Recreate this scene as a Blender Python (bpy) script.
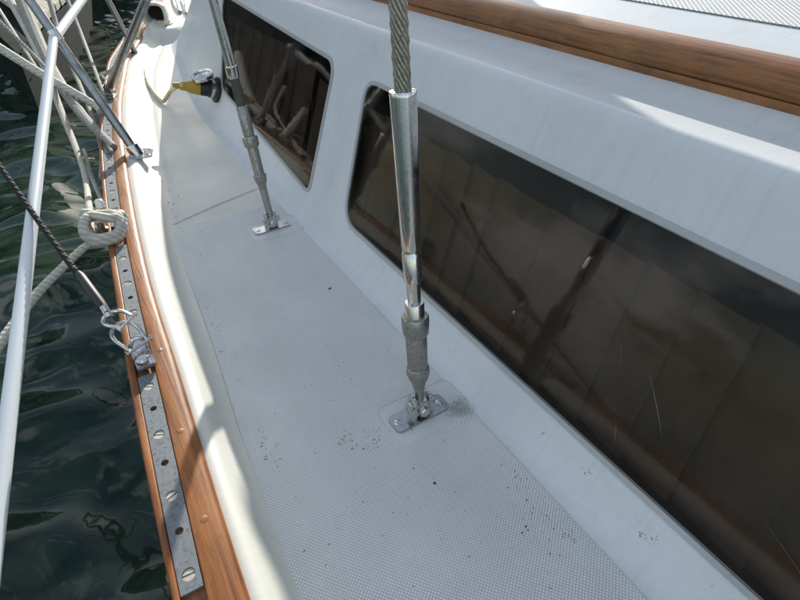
import bpy, bmesh, math, random
import numpy as np
from mathutils import Vector, Matrix
from mathutils.geometry import delaunay_2d_cdt
random.seed(7)
PI = math.pi
for o in list(bpy.data.objects): bpy.data.objects.remove(o)
SC = bpy.context.scene; COL = SC.collection

# ------------------------------------------------------------------ camera
# boat axes: +Y towards the bow, +X inboard, +Z up; deck at z = 0, camera 0.55 m above it
H = 0.55; F = 545.0
vy = np.array([-408., 403., -545.]); vy /= np.linalg.norm(vy)
vz = np.array([0., 545. * 545. / 403., 545.]); vz -= vz.dot(vy) * vy; vz /= np.linalg.norm(vz)
vx = np.cross(vy, vz)
CM = np.array([vx, vy, vz])            # rows: boat axes in camera coordinates
cam_d = bpy.data.cameras.new('camera'); cam = bpy.data.objects.new('camera', cam_d); COL.objects.link(cam)
cam.matrix_world = Matrix([[CM[0][0], CM[0][1], CM[0][2], 0], [CM[1][0], CM[1][1], CM[1][2], 0],
                           [CM[2][0], CM[2][1], CM[2][2], H], [0, 0, 0, 1]])
cam_d.sensor_width = 36; cam_d.lens = F / 800 * 36; cam_d.clip_start = 0.02; cam_d.clip_end = 3000
SC.camera = cam

# ------------------------------------------------------------------ light
SUN = Vector((1.29, 2.7, 1.0)).normalized()          # towards the sun
el = math.asin(SUN.z); az = math.atan2(SUN.x, SUN.y)
W = bpy.data.worlds.new('World'); SC.world = W; W.use_nodes = True
wn = W.node_tree; wn.nodes.clear()
wo = wn.nodes.new('ShaderNodeOutputWorld'); bg = wn.nodes.new('ShaderNodeBackground')
sky = wn.nodes.new('ShaderNodeTexSky'); sky.sky_type = 'NISHITA'; sky.sun_disc = False
sky.sun_elevation = el; sky.sun_rotation = az; sky.air_density = 1.0; sky.dust_density = 1.0; sky.ozone_density = 1.0
tc = wn.nodes.new('ShaderNodeTexCoord'); cn = wn.nodes.new('ShaderNodeTexNoise')
cn.inputs['Scale'].default_value = 3.2; cn.inputs['Detail'].default_value = 7; cn.inputs['Roughness'].default_value = .6
mp = wn.nodes.new('ShaderNodeMapping'); mp.inputs['Scale'].default_value = (1, 1, 2.4)
cr = wn.nodes.new('ShaderNodeValToRGB'); cr.color_ramp.elements[0].position = .49; cr.color_ramp.elements[1].position = .62
mx = wn.nodes.new('ShaderNodeMix'); mx.data_type = 'RGBA'
wn.links.new(tc.outputs['Generated'], mp.inputs[0]); wn.links.new(mp.outputs[0], cn.inputs['Vector'])
wn.links.new(cn.outputs['Fac'], cr.inputs[0]); wn.links.new(cr.outputs[0], mx.inputs['Factor'])
wn.links.new(sky.outputs[0], mx.inputs[6]); mx.inputs[7].default_value = (9.5, 9.9, 10.2, 1)
wn.links.new(mx.outputs[2], bg.inputs[0]); bg.inputs[1].default_value = 0.122
wn.links.new(bg.outputs[0], wo.inputs[0])
sd = bpy.data.lights.new('sun', 'SUN'); sd.energy = 4.8; sd.angle = math.radians(.53); sd.color = (1, .95, .85)
so = bpy.data.objects.new('sun', sd); COL.objects.link(so); so.rotation_euler = SUN.to_track_quat('Z', 'Y').to_euler()
SC.view_settings.view_transform = 'Standard'; SC.view_settings.look = 'None'
SC.view_settings.gamma = 1; SC.view_settings.exposure = 0.46

# ------------------------------------------------------------------ pixel -> place helpers
def ray(px, py): return CM @ np.array([px - 400., 300. - py, -F])
def atz(px, py, z=0.):
    d = ray(px, py); t = (z - H) / d[2]; return Vector((d[0] * t, d[1] * t, z))
def atY(px, py, Y):
    d = ray(px, py); t = Y / d[1]; return Vector((d[0] * t, Y, H + d[2] * t))
def atX(px, py, X):
    d = ray(px, py); t = X / d[0]; return Vector((X, d[1] * t, H + d[2] * t))
def atd(px, py, dep):
    d = ray(px, py) * dep / F; return Vector((d[0], d[1], H + d[2]))
def depth(p): return -(CM.T @ np.array([p[0], p[1], p[2] - H]))[2]
def rad(p, wpx): return wpx / 2 * depth(p) / F
def prj(p):
    c = CM.T @ np.array([p[0], p[1], p[2] - H]); return 400 - F * c[0] / c[2], 300 + F * c[1] / c[2]
LEAN = .364; FOOT = .363
def onside(px, py, off=0.):            # point of the sloping cabin side seen at a pixel
    d = ray(px, py); t = (FOOT + off + LEAN * H) / (d[0] - LEAN * d[2]); return Vector((d[0] * t, d[1] * t, H + d[2] * t))
def interp(x, tab):
    return float(np.interp(x, [a for a, b in tab], [b for a, b in tab]))

# ------------------------------------------------------------------ materials
def mat(name, base=(.5, .5, .5), rough=.5, metal=0., spec=.5):
    m = bpy.data.materials.new(name); m.use_nodes = True
    b = m.node_tree.nodes['Principled BSDF']
    b.inputs['Base Color'].default_value = (*base, 1); b.inputs['Roughness'].default_value = rough
    b.inputs['Metallic'].default_value = metal; b.inputs['Specular IOR Level'].default_value = spec
    return m, m.node_tree, b
def N(nt, t, **kw):
    n = nt.nodes.new('ShaderNode' + t)
    for k, v in kw.items():
        if k in ('operation', 'blend_type', 'data_type', 'wave_type', 'feature', 'distance', 'bands_direction', 'noise_dimensions', 'use_clamp'): setattr(n, k, v)
        else: n.inputs[k].default_value = v
    return n
def L(nt, a, b): nt.links.new(a, b)
def coords(nt, scale=(1, 1, 1), rot=(0, 0, 0), out='Object'):
    t = N(nt, 'TexCoord'); m = N(nt, 'Mapping'); m.inputs['Scale'].default_value = scale; m.inputs['Rotation'].default_value = rot
    L(nt, t.outputs[out], m.inputs[0]); return m.outputs[0]
def ramp(nt, src, *stops):
    r = N(nt, 'ValToRGB'); e = r.color_ramp.elements
    while len(e) < len(stops): e.new(.5)
    for i, (p, c) in enumerate(stops):
        e[i].position = p; e[i].color = (*c, 1) if len(c) == 3 else c
    L(nt, src, r.inputs[0]); return r.outputs[0]
def mixc(nt, fac, a, b, mode='MIX'):
    m = N(nt, 'Mix', data_type='RGBA', blend_type=mode)
    for s, i in ((fac, 0), (a, 6), (b, 7)):
        if hasattr(s, 'is_linked'): L(nt, s, m.inputs[i])
        elif i == 0: m.inputs[0].default_value = s
        else: m.inputs[i].default_value = (*s, 1)
    return m.outputs[2]
def math_(nt, op, a, b=None):
    m = N(nt, 'Math', operation=op)
    for s, i in ((a, 0), (b, 1)):
        if s is None: continue
        if hasattr(s, 'is_linked'): L(nt, s, m.inputs[i])
        else: m.inputs[i].default_value = s
    return m.outputs[0]
def bump(nt, b, h, strength=.3, dist=.002, prev=None):
    n = N(nt, 'Bump', Strength=strength, Distance=dist); L(nt, h, n.inputs['Height'])
    if prev: L(nt, prev, n.inputs['Normal'])
    L(nt, n.outputs[0], b.inputs['Normal']); return n.outputs[0]
def noise(nt, vec, scale, detail=5, rough=.55, dist=0.):
    n = N(nt, 'TexNoise', Scale=scale, Detail=detail, Roughness=rough, Distortion=dist); L(nt, vec, n.inputs['Vector']); return n.outputs['Fac']

def gelcoat(name, base, dirt=.35, speck=True):
    m, nt, b = mat(name, base, .45)
    v = coords(nt)
    big = noise(nt, v, 5, 6, .6); f1 = ramp(nt, big, (.40, (0, 0, 0)), (.78, (1, 1, 1)))
    c = mixc(nt, math_(nt, 'MULTIPLY', f1, dirt), base, tuple(x * y for x, y in zip(base, (.72, .70, .64))))
    fine = noise(nt, v, 160, 3, .6); sp = ramp(nt, fine, (.66, (0, 0, 0)), (.74, (1, 1, 1)))
    msk = ramp(nt, noise(nt, v, 9, 3), (.5, (0, 0, 0)), (.66, (1, 1, 1)))
    if speck: c = mixc(nt, math_(nt, 'MULTIPLY', math_(nt, 'MULTIPLY', sp, msk), .6), c, (.16, .15, .13))
    st = ramp(nt, noise(nt, coords(nt, (6, 55, 4)), 2, 5, .7), (.5, (0, 0, 0)), (.75, (.28,) * 3)); c = mixc(nt, st, c, tuple(x * y for x, y in zip(base, (.70, .71, .66))))
    pt = ramp(nt, noise(nt, v, 17, 6, .75, .6), (.56, (0, 0, 0)), (.66, (.30,) * 3)); c = mixc(nt, pt, c, tuple(x * .74 for x in base))
    # long faint scuffs
    sv = coords(nt, (28, 3, 28), (0, 0, .6)); sc = ramp(nt, noise(nt, sv, 6, 4, .6), (.66, (0, 0, 0)), (.72, (1, 1, 1)))
    c = mixc(nt, math_(nt, 'MULTIPLY', sc, .12), c, (.4, .39, .36))
    L(nt, c, b.inputs['Base Color'])
    rr = ramp(nt, big, (.3, (.38,) * 3), (.75, (.58,) * 3)); L(nt, rr, b.inputs['Roughness'])
    bump(nt, b, noise(nt, v, 60, 4), .08, .002)
    return m
M_deck = gelcoat('gelcoat_cream', (.66, .66, .60))
M_cab = gelcoat('gelcoat_white', (.64, .67, .685), .35)
M_patch = gelcoat('gelcoat_smooth', (.63, .65, .65), .6)

def nonskid(name, base, pitch, ang, depth_=.0009):
    m, nt, b = mat(name, base, .5)
    v = coords(nt, (1, 1, 1), (0, 0, ang)); s = N(nt, 'SeparateXYZ'); L(nt, v, s.inputs[0])
    k = 2 * PI / pitch
    sx = math_(nt, 'SINE', math_(nt, 'MULTIPLY', s.outputs[0], k)); sy = math_(nt, 'SINE', math_(nt, 'MULTIPLY', s.outputs[1], k))
    a = math_(nt, 'SMOOTH_MIN', math_(nt, 'ABSOLUTE', sx), math_(nt, 'ABSOLUTE', sy)); a = math_(nt, 'MINIMUM', math_(nt, 'ABSOLUTE', sx), math_(nt, 'ABSOLUTE', sy))
    hgt = ramp(nt, a, (.10, (0, 0, 0)), (.5, (1, 1, 1)))
    dirty = ramp(nt, noise(nt, coords(nt), 7, 6, .65), (.3, (.35,) * 3), (.7, (.95,) * 3))
    inv = math_(nt, 'SUBTRACT', 1., hgt)
    c = mixc(nt, math_(nt, 'MULTIPLY', inv, dirty), base, tuple(x * .42 for x in base))
    wr = ramp(nt, noise(nt, coords(nt, (1, .6, 1)), 9, 7, .7, .5), (.42, (0, 0, 0)), (.72, (.55,) * 3)); c = mixc(nt, wr, c, tuple(x * .74 for x in base))
    sp = ramp(nt, noise(nt, coords(nt), 120, 3, .7), (.68, (0, 0, 0)), (.75, (1, 1, 1)))
    msk = ramp(nt, noise(nt, coords(nt), 11, 3), (.55, (0, 0, 0)), (.7, (1, 1, 1)))
    c = mixc(nt, math_(nt, 'MULTIPLY', math_(nt, 'MULTIPLY', sp, msk), .75), c, (.10, .09, .08))
    L(nt, c, b.inputs['Base Color']); bump(nt, b, hgt, .8, depth_)
    return m
M_nonskid = nonskid('nonskid_gelcoat', (.80, .82, .80), .0062, PI / 4 + .1)
M_roofskid = nonskid('roof_nonskid', (.55, .57, .57), .0125, PI / 4, .0012)

def wood(name, c1, c2, c3, rough=.42, axis_scale=(60, 3, 60)):
    m, nt, b = mat(name, c1, rough)
    v = coords(nt, axis_scale)
    n1 = noise(nt, v, 2.2, 8, .65, .6); n2 = noise(nt, coords(nt), 13, 4)
    n3 = noise(nt, coords(nt, tuple(a * 4 for a in axis_scale)), 3, 3, .6)
    c = ramp(nt, n1, (.3, c2), (.5, c1), (.72, c3))
    c = mixc(nt, ramp(nt, n2, (.45, (0, 0, 0)), (.7, (.6,) * 3)), c, c3)
    c = mixc(nt, ramp(nt, n3, (.62, (0, 0, 0)), (.72, (.55,) * 3)), c, tuple(x * .35 for x in c2))
    n4 = noise(nt, coords(nt, (30, 12, 30)), 1.2, 5, .7); c = mixc(nt, ramp(nt, n4, (.52, (0, 0, 0)), (.68, (.5,) * 3)), c, (c2[0] * .55 + .03, c2[1] * .7 + .025, c2[2] + .015))
    L(nt, c, b.inputs['Base Color']); bump(nt, b, n1, .45, .0018)
    b.inputs['Coat Weight'].default_value = .0; b.inputs['Specular IOR Level'].default_value = .35; b.inputs['Coat Roughness'].default_value = .3
    return m
M_teak = wood('varnished_teak', (.25, .083, .018), (.11, .034, .009), (.38, .15, .042), .5)
M_teakd = wood('handrail_teak', (.25, .105, .036), (.11, .045, .018), (.36, .165, .06), .36, (110, 3.5, 110))

def metal(name, base, rough=.25, scl=80, dirt=.4, dcol=(.12, .11, .09), metal_=1.):
    m, nt, b = mat(name, base, rough, metal_)
    v = coords(nt); n = noise(nt, v, scl, 5, .65)
    c = mixc(nt, ramp(nt, n, (.5, (0, 0, 0)), (.75, (dirt,) * 3)), base, dcol)
    L(nt, c, b.inputs['Base Color'])
    L(nt, ramp(nt, n, (.35, (rough * .7,) * 3), (.75, (min(1, rough * 2.2),) * 3)), b.inputs['Roughness'])
    bump(nt, b, n, .12, .0006); return m
M_steel = metal('polished_stainless', (.62, .61, .59), .16, 90, .3)
M_worn = metal('worn_bronze_grey', (.36, .355, .33), .4, 260, .6, (.11, .10, .075))
M_pole = metal('grey_tube', (.33, .34, .34), .3, 40, .3)
M_dark = metal('dark_tape', (.07, .075, .06), .5, 120, .4, metal_=.3)
M_wire = metal('wire_strand', (.30, .275, .225), .34, 300, .5, (.10, .08, .05))
M_plate = metal('cover_plate_steel', (.45, .46, .48), .2, 40, .25)
M_track = metal('galvanised_track', (.20, .215, .225), .45, 170, .75, (.08, .085, .09), .45)
M_screw = metal('screw_steel', (.55, .52, .44), .4, 300, .6, metal_=.7)
M_black = mat('black_rubber', (.012, .012, .013), .5)[0]
M_hole = mat('hole_dark', (.006, .005, .004), .8)[0]
M_yellow = mat('yellow_plastic', (.42, .26, .03), .45)[0]
M_creamp = gelcoat('cream_plastic', (.62, .60, .50), .6)

def rope(name, c1, c2, pitch=260, rough=.8):
    m, nt, b = mat(name, c1, rough)
    w = N(nt, 'TexWave', Scale=pitch / 6.28 * 1.0, Distortion=1.5); w.bands_direction = 'DIAGONAL'
    L(nt, coords(nt), w.inputs['Vector']); n = noise(nt, coords(nt), 50, 4)
    c = mixc(nt, math_(nt, 'MULTIPLY', w.outputs['Fac'], .55), c1, c2)
    c = mixc(nt, ramp(nt, n, (.45, (0, 0, 0)), (.75, (.6,) * 3)), c, c2)
    L(nt, c, b.inputs['Base Color']); bump(nt, b, w.outputs['Fac'], .5, .002); return m
M_rope = rope('white_braid', (.62, .60, .52), (.30, .28, .22))
M_rope_g = rope('grey_braid', (.34, .33, .29), (.15, .145, .12))
M_rope_k = rope('black_braid', (.02, .02, .022), (.006, .006, .007))
M_cord = rope('yellow_cord', (.62, .54, .30), (.42, .36, .2), 30, .5)
M_vinyl = mat('white_vinyl', (.72, .75, .76), .35)[0]

def glass_mat():
    m = bpy.data.materials.new('smoked_acrylic'); m.use_nodes = True; nt = m.node_tree; nt.nodes.clear()
    o = N(nt, 'OutputMaterial'); g = N(nt, 'BsdfGlossy'); g.inputs['Roughness'].default_value = .02
    t = N(nt, 'BsdfTransparent'); t.inputs[0].default_value = (.62, .58, .54, 1)
    d = N(nt, 'BsdfDiffuse'); d.inputs[0].default_value = (.30, .29, .27, 1)
    lw = N(nt, 'LayerWeight', Blend=.5); fz = math_(nt, 'ADD', math_(nt, 'MULTIPLY', math_(nt, 'POWER', lw.outputs['Facing'], 5.), .93), .021); mxs = N(nt, 'MixShader'); mx2 = N(nt, 'MixShader')
    v = coords(nt)
    haze = noise(nt, v, 9, 6, .65); sv = coords(nt, (9, 130, 9), (.5, .2, .3)); sc = noise(nt, sv, 3, 4, .6)
    h = math_(nt, 'ADD', ramp(nt, haze, (.4, (.004,) * 3), (.75, (.035,) * 3)), ramp(nt, sc, (.66, (0, 0, 0)), (.76, (.06,) * 3)))
    rr = ramp(nt, haze, (.4, (.015,) * 3), (.8, (.09,) * 3)); L(nt, rr, g.inputs['Roughness'])
    bm_ = N(nt, 'Bump', Strength=.10, Distance=.004); L(nt, noise(nt, v, 7, 3), bm_.inputs['Height']); L(nt, bm_.outputs[0], g.inputs['Normal'])
    L(nt, h, mx2.inputs[0]); L(nt, t.outputs[0], mx2.inputs[1]); L(nt, d.outputs[0], mx2.inputs[2])
    L(nt, fz, mxs.inputs[0]); L(nt, mx2.outputs[0], mxs.inputs[1]); L(nt, g.outputs[0], mxs.inputs[2])
    L(nt, mxs.outputs[0], o.inputs[0]); return m
M_glass = glass_mat()
M_scratch = mat('scratch', (.30, .30, .29), .6)[0]
def curtain_mat():
    m, nt, b = mat('brown_curtain', (.2, .16, .13), .8)
    v = coords(nt); n = noise(nt, v, 14, 6, .6)
    c = ramp(nt, n, (.3, (.13, .113, .097)), (.7, (.29, .255, .22))); L(nt, c, b.inputs['Base Color']); bump(nt, b, noise(nt, v, 300, 3), .3, .001)
    b.inputs['Roughness'].default_value = .85; return m
M_curtain = curtain_mat()
M_inner = mat('cabin_lining', (.03, .055, .11), .6)[0]  # navy tint stands in for blue sky reflected in the panes
M_gasket = gelcoat('grey_sealant', (.42, .44, .45), .9)

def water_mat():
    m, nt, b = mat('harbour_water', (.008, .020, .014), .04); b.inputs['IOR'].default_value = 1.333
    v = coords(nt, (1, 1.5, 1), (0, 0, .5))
    c = ramp(nt, noise(nt, v, 3.2, 4, .5, 1.6), (.36, (.006, .018, .011)), (.64, (.030, .050, .034))); L(nt, c, b.inputs['Base Color']); b.inputs['Roughness'].default_value = .05  # pale elongated patches in the colour stand in for rippled reflections
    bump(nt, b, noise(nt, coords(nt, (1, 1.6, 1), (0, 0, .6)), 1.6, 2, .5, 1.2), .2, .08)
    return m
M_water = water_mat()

# ------------------------------------------------------------------ mesh helpers
class MB:
    def __init__(s): s.v = []; s.f = []
    def add(s, vs, fs):
        k = len(s.v); s.v += [tuple(x) for x in vs]; s.f += [tuple(i + k for i in q) for q in fs]
    def rings(s, rs, cap=True, closed=True):
        n = len(rs[0]); vs = [p for r in rs for p in r]; fs = []
        for i in range(len(rs) - 1):
            for j in range(n if closed else n - 1):
                a = i * n + j; b = i * n + (j + 1) % n; fs.append((a, b, b + n, a + n))
        if cap and closed:
            fs.append(tuple(range(n))[::-1]); fs.append(tuple(range((len(rs) - 1) * n, len(rs) * n)))
        s.add(vs, fs)
    def tube(s, path, r, n=12, cap=True):
        path = [Vector(p) for p in path]; rs = []
        up = Vector((.123, .33, .94)); t0 = (path[1] - path[0]).normalized()
        x = t0.cross(up).normalized()
        for i, p in enumerate(path):
            t = (path[min(i + 1, len(path) - 1)] - path[max(i - 1, 0)]).normalized()
            x = (x - t * x.dot(t)).normalized(); y = t.cross(x)
            rr = r(i / (len(path) - 1)) if callable(r) else (r[i] if isinstance(r, (list, tuple)) else r)
            rs.append([p + x * math.cos(a) * rr + y * math.sin(a) * rr for a in [2 * PI * j / n for j in range(n)]])
        s.rings(rs, cap)
    def box(s, c, size, rot=None, bev=0.):
        bm = bmesh.new(); bmesh.ops.create_cube(bm, size=1)
        for v in bm.verts: v.co = Vector((v.co.x * size[0], v.co.y * size[1], v.co.z * size[2]))
        if bev: bmesh.ops.bevel(bm, geom=bm.edges[:], offset=bev, segments=2, affect='EDGES')
        R = rot if rot is not None else Matrix.Identity(3)
        bm.verts.index_update()
        s.add([R @ v.co + Vector(c) for v in bm.verts], [[v.index for v in f.verts] for f in bm.faces]); bm.free()
    def build(s, name, m, parent=None, smooth=True, angle=35):
        me = bpy.data.meshes.new(name); me.from_pydata(s.v, [], s.f); me.materials.append(m)
        bm = bmesh.new(); bm.from_mesh(me); bmesh.ops.recalc_face_normals(bm, faces=bm.faces[:]); bm.to_mesh(me); bm.free()
        if smooth:
            me.polygons.foreach_set('use_smooth', [True] * len(me.polygons)); me.set_sharp_from_angle(angle=math.radians(angle))
        o = bpy.data.objects.new(name, me); COL.objects.link(o)
        if parent: o.parent = parent
        return o
def tag(o, label=None, cat=None, group=None, kind=None):
    for k, v in (('label', label), ('category', cat), ('group', group), ('kind', kind)):
        if v: o[k] = v
    return o
def empty(name, label, cat, loc=(0, 0, 0), group=None):
    o = bpy.data.objects.new(name, None); COL.objects.link(o); o.location = loc; o.empty_display_size = .02
    return tag(o, label, cat, group)
def local(o, parent):                 # keep a world-space mesh in place under a moved empty
    o.parent = parent; o.matrix_parent_inverse = Matrix.Translation(-Vector(parent.location)); return o
def part(mb, name, m, parent, **kw): return local(mb.build(name, m, None, **kw), parent)
def spline(pts, n=12):
    pts = [Vector(p) for p in pts]; out = []
    P = [2 * pts[0] - pts[1]] + pts + [2 * pts[-1] - pts[-2]]
    for i in range(1, len(P) - 2):
        for k in range(n):
            t = k / n; a, b, c, d = P[i - 1:i + 3]
            out.append(.5 * ((2 * b) + (c - a) * t + (2 * a - 5 * b + 4 * c - d) * t * t + (3 * b - a - 3 * c + d) * t ** 3))
    out.append(pts[-1]); return out
def frame(ax, up=Vector((0, 1, 0))):   # matrix whose Z is ax
    z = ax.normalized(); x = up.cross(z).normalized(); y = z.cross(x); return Matrix((x, y, z)).transposed()
def lathe(mb, p0, ax, prof, n=24, cap=True):
    R = frame(ax)
    mb.rings([[Vector(p0) + R @ Vector((math.cos(a) * r, math.sin(a) * r, h)) for a in [2 * PI * j / n for j in range(n)]] for h, r in prof], cap)
def rrect(u0, v0, u1, v1, r, n=6):
    pts = []
    for cx, cy, a0 in ((u1 - r, v1 - r, 0), (u0 + r, v1 - r, 90), (u0 + r, v0 + r, 180), (u1 - r, v0 + r, 270)):
        for k in range(n + 1):
            a = math.radians(a0 + 90 * k / n); pts.append((cx + r * math.cos(a), cy + r * math.sin(a)))
    return pts
def roundpoly(pts, r, n=6):
    out = []; m = len(pts)
    for i in range(m):
        a, b, c = Vector(pts[i - 1]), Vector(pts[i]), Vector(pts[(i + 1) % m])
        rr = r[i] if isinstance(r, (list, tuple)) else r
        p = b + (a - b).normalized() * rr; q = b + (c - b).normalized() * rr
        for k in range(n + 1):
            t = k / n; out.append(tuple((1 - t) ** 2 * p + 2 * t * (1 - t) * b + t * t * q))
    return out
def inside(p, poly):
    x, y = p; c = False; j = len(poly) - 1
    for i in range(len(poly)):
        xi, yi = poly[i]; xj, yj = poly[j]
        if (yi > y) != (yj > y) and x < (xj - xi) * (y - yi) / (yj - yi) + xi: c = not c
        j = i
    return c
def cdt(outer, holes, extra=()):
    vs = [Vector(p) for p in outer]; es = [(i, (i + 1) % len(outer)) for i in range(len(outer))]
    for h in holes:
        k = len(vs); vs += [Vector(p) for p in h]; es += [(k + i, k + (i + 1) % len(h)) for i in range(len(h))]
    vs += [Vector(p) for p in extra]
    co, _, fs, _, _, _ = delaunay_2d_cdt(vs, es, [], 0, 1e-7)
    out = []
    for f in fs:
        c = sum((co[i] for i in f), Vector((0, 0))) / len(f)
        if inside(c, outer) and not any(inside(c, h) for h in holes): out.append(tuple(f))
    return [tuple(c) for c in co], out
def slab(mb, outer, holes, fn, thick, extra=()):   # fn(u, v, w) -> point; w from 0 to thick
    co, fs = cdt(outer, holes, extra); n = len(co)
    mb.add([fn(u, v, thick) for u, v in co] + [fn(u, v, 0) for u, v in co],
           fs + [tuple(i + n for i in f[::-1]) for f in fs])
    for lp in [outer] + list(holes):
        m = len(lp); mb.add([fn(u, v, thick) for u, v in lp] + [fn(u, v, 0) for u, v in lp],
                            [(i, (i + 1) % m, (i + 1) % m + m, i + m) for i in range(m)])
def circle(u, v, r, n=20): return [(u + r * math.cos(2 * PI * k / n), v + r * math.sin(2 * PI * k / n)) for k in range(n)]

# ------------------------------------------------------------------ water
WZ = -.75
mb = MB()
def wave(x, y, k=1.):
    s = 0
    for a, b, am, ph in WV: s += am * math.sin(a * x + b * y + ph + 1.3 * math.sin(.6 * b * x - .5 * a * y + ph * 2.1))
    return s
WV = []
rw = random.Random(3)
for lam, am in ((1.5, .012), (.9, .010), (.62, .008), (.42, .0055), (.3, .0032), (.21, .0018), (.15, .001)):
    for _ in range(2):
        th = rw.uniform(.2, 1.3); k = 2 * PI / lam; WV.append((k * math.cos(th), k * math.sin(th), am * 1.1, rw.uniform(0, 6)))
nx, ny = 230, 420
xs = np.linspace(-4.5, 2.2, nx); ys = np.linspace(-1.2, 11, ny)
mb.add([(x, y, WZ + wave(x, y)) for y in ys for x in xs], [(j * nx + i, j * nx + i + 1, (j + 1) * nx + i + 1, (j + 1) * nx + i) for j in range(ny - 1) for i in range(nx - 1)])
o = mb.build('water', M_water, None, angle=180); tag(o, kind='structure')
mb = MB()
R0, R1 = 2000, 0
vo = [(-4.5, -1.2), (2.2, -1.2), (2.2, 11), (-4.5, 11)]; vf = [(-2000, -2000), (2000, -2000), (2000, 2000), (-2000, 2000)]
mb.add([(x, y, WZ - .012) for x, y in vo + vf], [(i, (i + 1) % 4, (i + 1) % 4 + 4, i + 4) for i in range(4)])
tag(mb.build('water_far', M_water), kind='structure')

# ------------------------------------------------------------------ toe rail curves (inner edge of teak, track edges, outer edge)
RZ = .045
def table(pts, z=RZ): return sorted((atz(x, y, z).y, atz(x, y, z).x) for x, y in pts)
T_in = table([(163, 6), (149, 26), (128, 58), (121, 100), (122, 130), (126, 162), (136, 220), (152, 290), (172, 348), (190, 405), (211, 480), (250, 598)])
T_tr = table([(157, 4), (141, 26), (118, 60), (112, 100), (112, 130), (114, 162), (122, 220), (136, 290), (150, 348), (164, 405), (180, 478), (207, 597)])
T_tl = table([(152, 4), (134, 26), (110, 60), (103.5, 100), (102, 130), (103, 162), (109, 220), (121.5, 290), (131, 348), (142, 405), (155, 478), (179.5, 597)])
T_out = table([(149, 2), (130, 26), (107, 60), (100, 100), (98.5, 130), (99.5, 162), (104, 220), (114, 290), (123, 348), (132.5, 405), (145.5, 477), (171, 597)])
def smooth_tab(t):
    ys = np.linspace(t[0][0], t[-1][0], 60); xs = np.interp(ys, [a for a, b in t], [b for a, b in t])
    k = np.array([1, 2, 3, 2, 1.]); k /= k.sum(); xp = np.pad(xs, 2, mode='reflect', reflect_type='odd')
    xs = np.convolve(xp, k, 'valid'); t = list(zip(ys.tolist(), xs.tolist()))
    s0 = (t[3][1] - t[0][1]) / (t[3][0] - t[0][0]); s1 = (t[-1][1] - t[-6][1]) / (t[-1][0] - t[-6][0])
    return [(t[0][0] - 1.5, t[0][1] - s0 * 1.5)] + t + [(t[-1][0] + 1.5, t[-1][1] + s1 * 1.5)]
T_in, T_tr, T_tl, T_out = map(smooth_tab, (T_in, T_tr, T_tl, T_out))
XI = lambda Y: interp(Y, T_in); XR = lambda Y: interp(Y, T_tr); XL = lambda Y: interp(Y, T_tl); XO = lambda Y: interp(Y, T_out)
for Y in (.3, .6, 1., 1.5, 2., 2.5, 3., 3.5): print('rail', Y, round(XI(Y), 3), round(XR(Y), 3), round(XL(Y), 3), round(XO(Y), 3))

# ------------------------------------------------------------------ deck
CX = 1.22
def stepY(X): return interp(X, [(.3, 2.86), (.5, 2.97), (.8, 3.06), (1.22, 3.1)])
STEP = .045
NL = [(-.8, .03), (.275, .048), (.5, .062), (.67, .079), (1.0, .10), (1.4, .128), (2.0, .21)]
prof_g = [(0, .034), (.006, .0345), (.014, .0335), (.022, .029), (.030, .019), (.038, .010), (.046, .004), (.054, .0015), (.060, -.0006), (.064, -.001), (.068, .0002), (.078, 0)]
mb = MB(); cols = [(-.012, .030)] + prof_g
Ys = sorted(list(np.linspace(-.8, 4.6, 136)) )
rows = []
XS = list(np.linspace(0, 1, 14))[1:]
for Y in Ys:
    xi = XI(Y); g = interp(Y, [(0, .85), (.5, .8), (.9, 1.05), (1.3, 1.2), (2, 1.3)])
    row = [(xi + o * (g if o > 0 else 1), Y, z) for o, z in cols]
    xa = row[-1][0]
    row += [(xa + (CX - xa) * t, Y, 0) for t in XS]
    row += [(2 * CX - p[0], p[1], p[2]) for p in row[::-1]]
    rows.append([(x, y, z + STEP * min(1, max(0, (y - stepY(min(x, 2 * CX - x))) / .02)) * (1 if z < .03 else .3)) for x, y, z in row])
n = len(rows[0])
mb.add([p for r in rows for p in r], [(j * n + i, j * n + i + 1, (j + 1) * n + i + 1, (j + 1) * n + i) for j in range(len(rows) - 1) for i in range(n - 1)])
deck = mb.build('deck', M_deck, None, angle=60); tag(deck, kind='structure')
def patch_rect(c, g=0.): return rrect(c.x - .047 - g, c.y - .036 - g, max(.342, c.x + .058) + g, c.y + .036 + g, .012)
# moulded non-skid fields on the deck, rounded corners, real edge
def field(name, left, X1, Y0, Y1, holes, m, zz=.0016, base=0., r=.03):
    pts = []
    Ysn = np.linspace(Y0, Y1, 24)
    poly = [(left(Y), Y) for Y in Ysn[::-1]] + [(X1, Y) for Y in Ysn]
    # round the corners by trimming
    raw = [(left(Y1), Y1)] + [(left(Y), Y) for Y in Ysn[-2:0:-1]] + [(left(Y0), Y0), (X1, Y0), (X1, Y1)]
    rr = [r] + [.002] * (len(Ysn) - 2) + [r, r, r]
    poly = roundpoly(raw, rr, 5)
    mb = MB(); slab(mb, poly, holes, lambda u, v, w: (u, v, base + .0003 + w), zz)
    return mb.build(name, m, deck, angle=40)
LF = lambda Y: interp(Y, NL)
P1 = [atz(x, y, 0) for x, y in ((384, 416), (402, 452), (476, 410), (444, 384))]
p1 = [(.213, .345), (.335, .350), (.335, .455), (.213, .445)]
patch1 = roundpoly([(.2145, .352), (.352, .352), (.352, .447), (.2145, .447)], .014)
field('nonskid_panel', LF, .335, -.6, 1.085, [patch_rect(atz(419, 414, .0015)), patch_rect(atz(272, 228, .0015))], M_nonskid)
seam = MB(); pa, pb = atz(168, 226, 0), atz(250, 191, 0)
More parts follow.
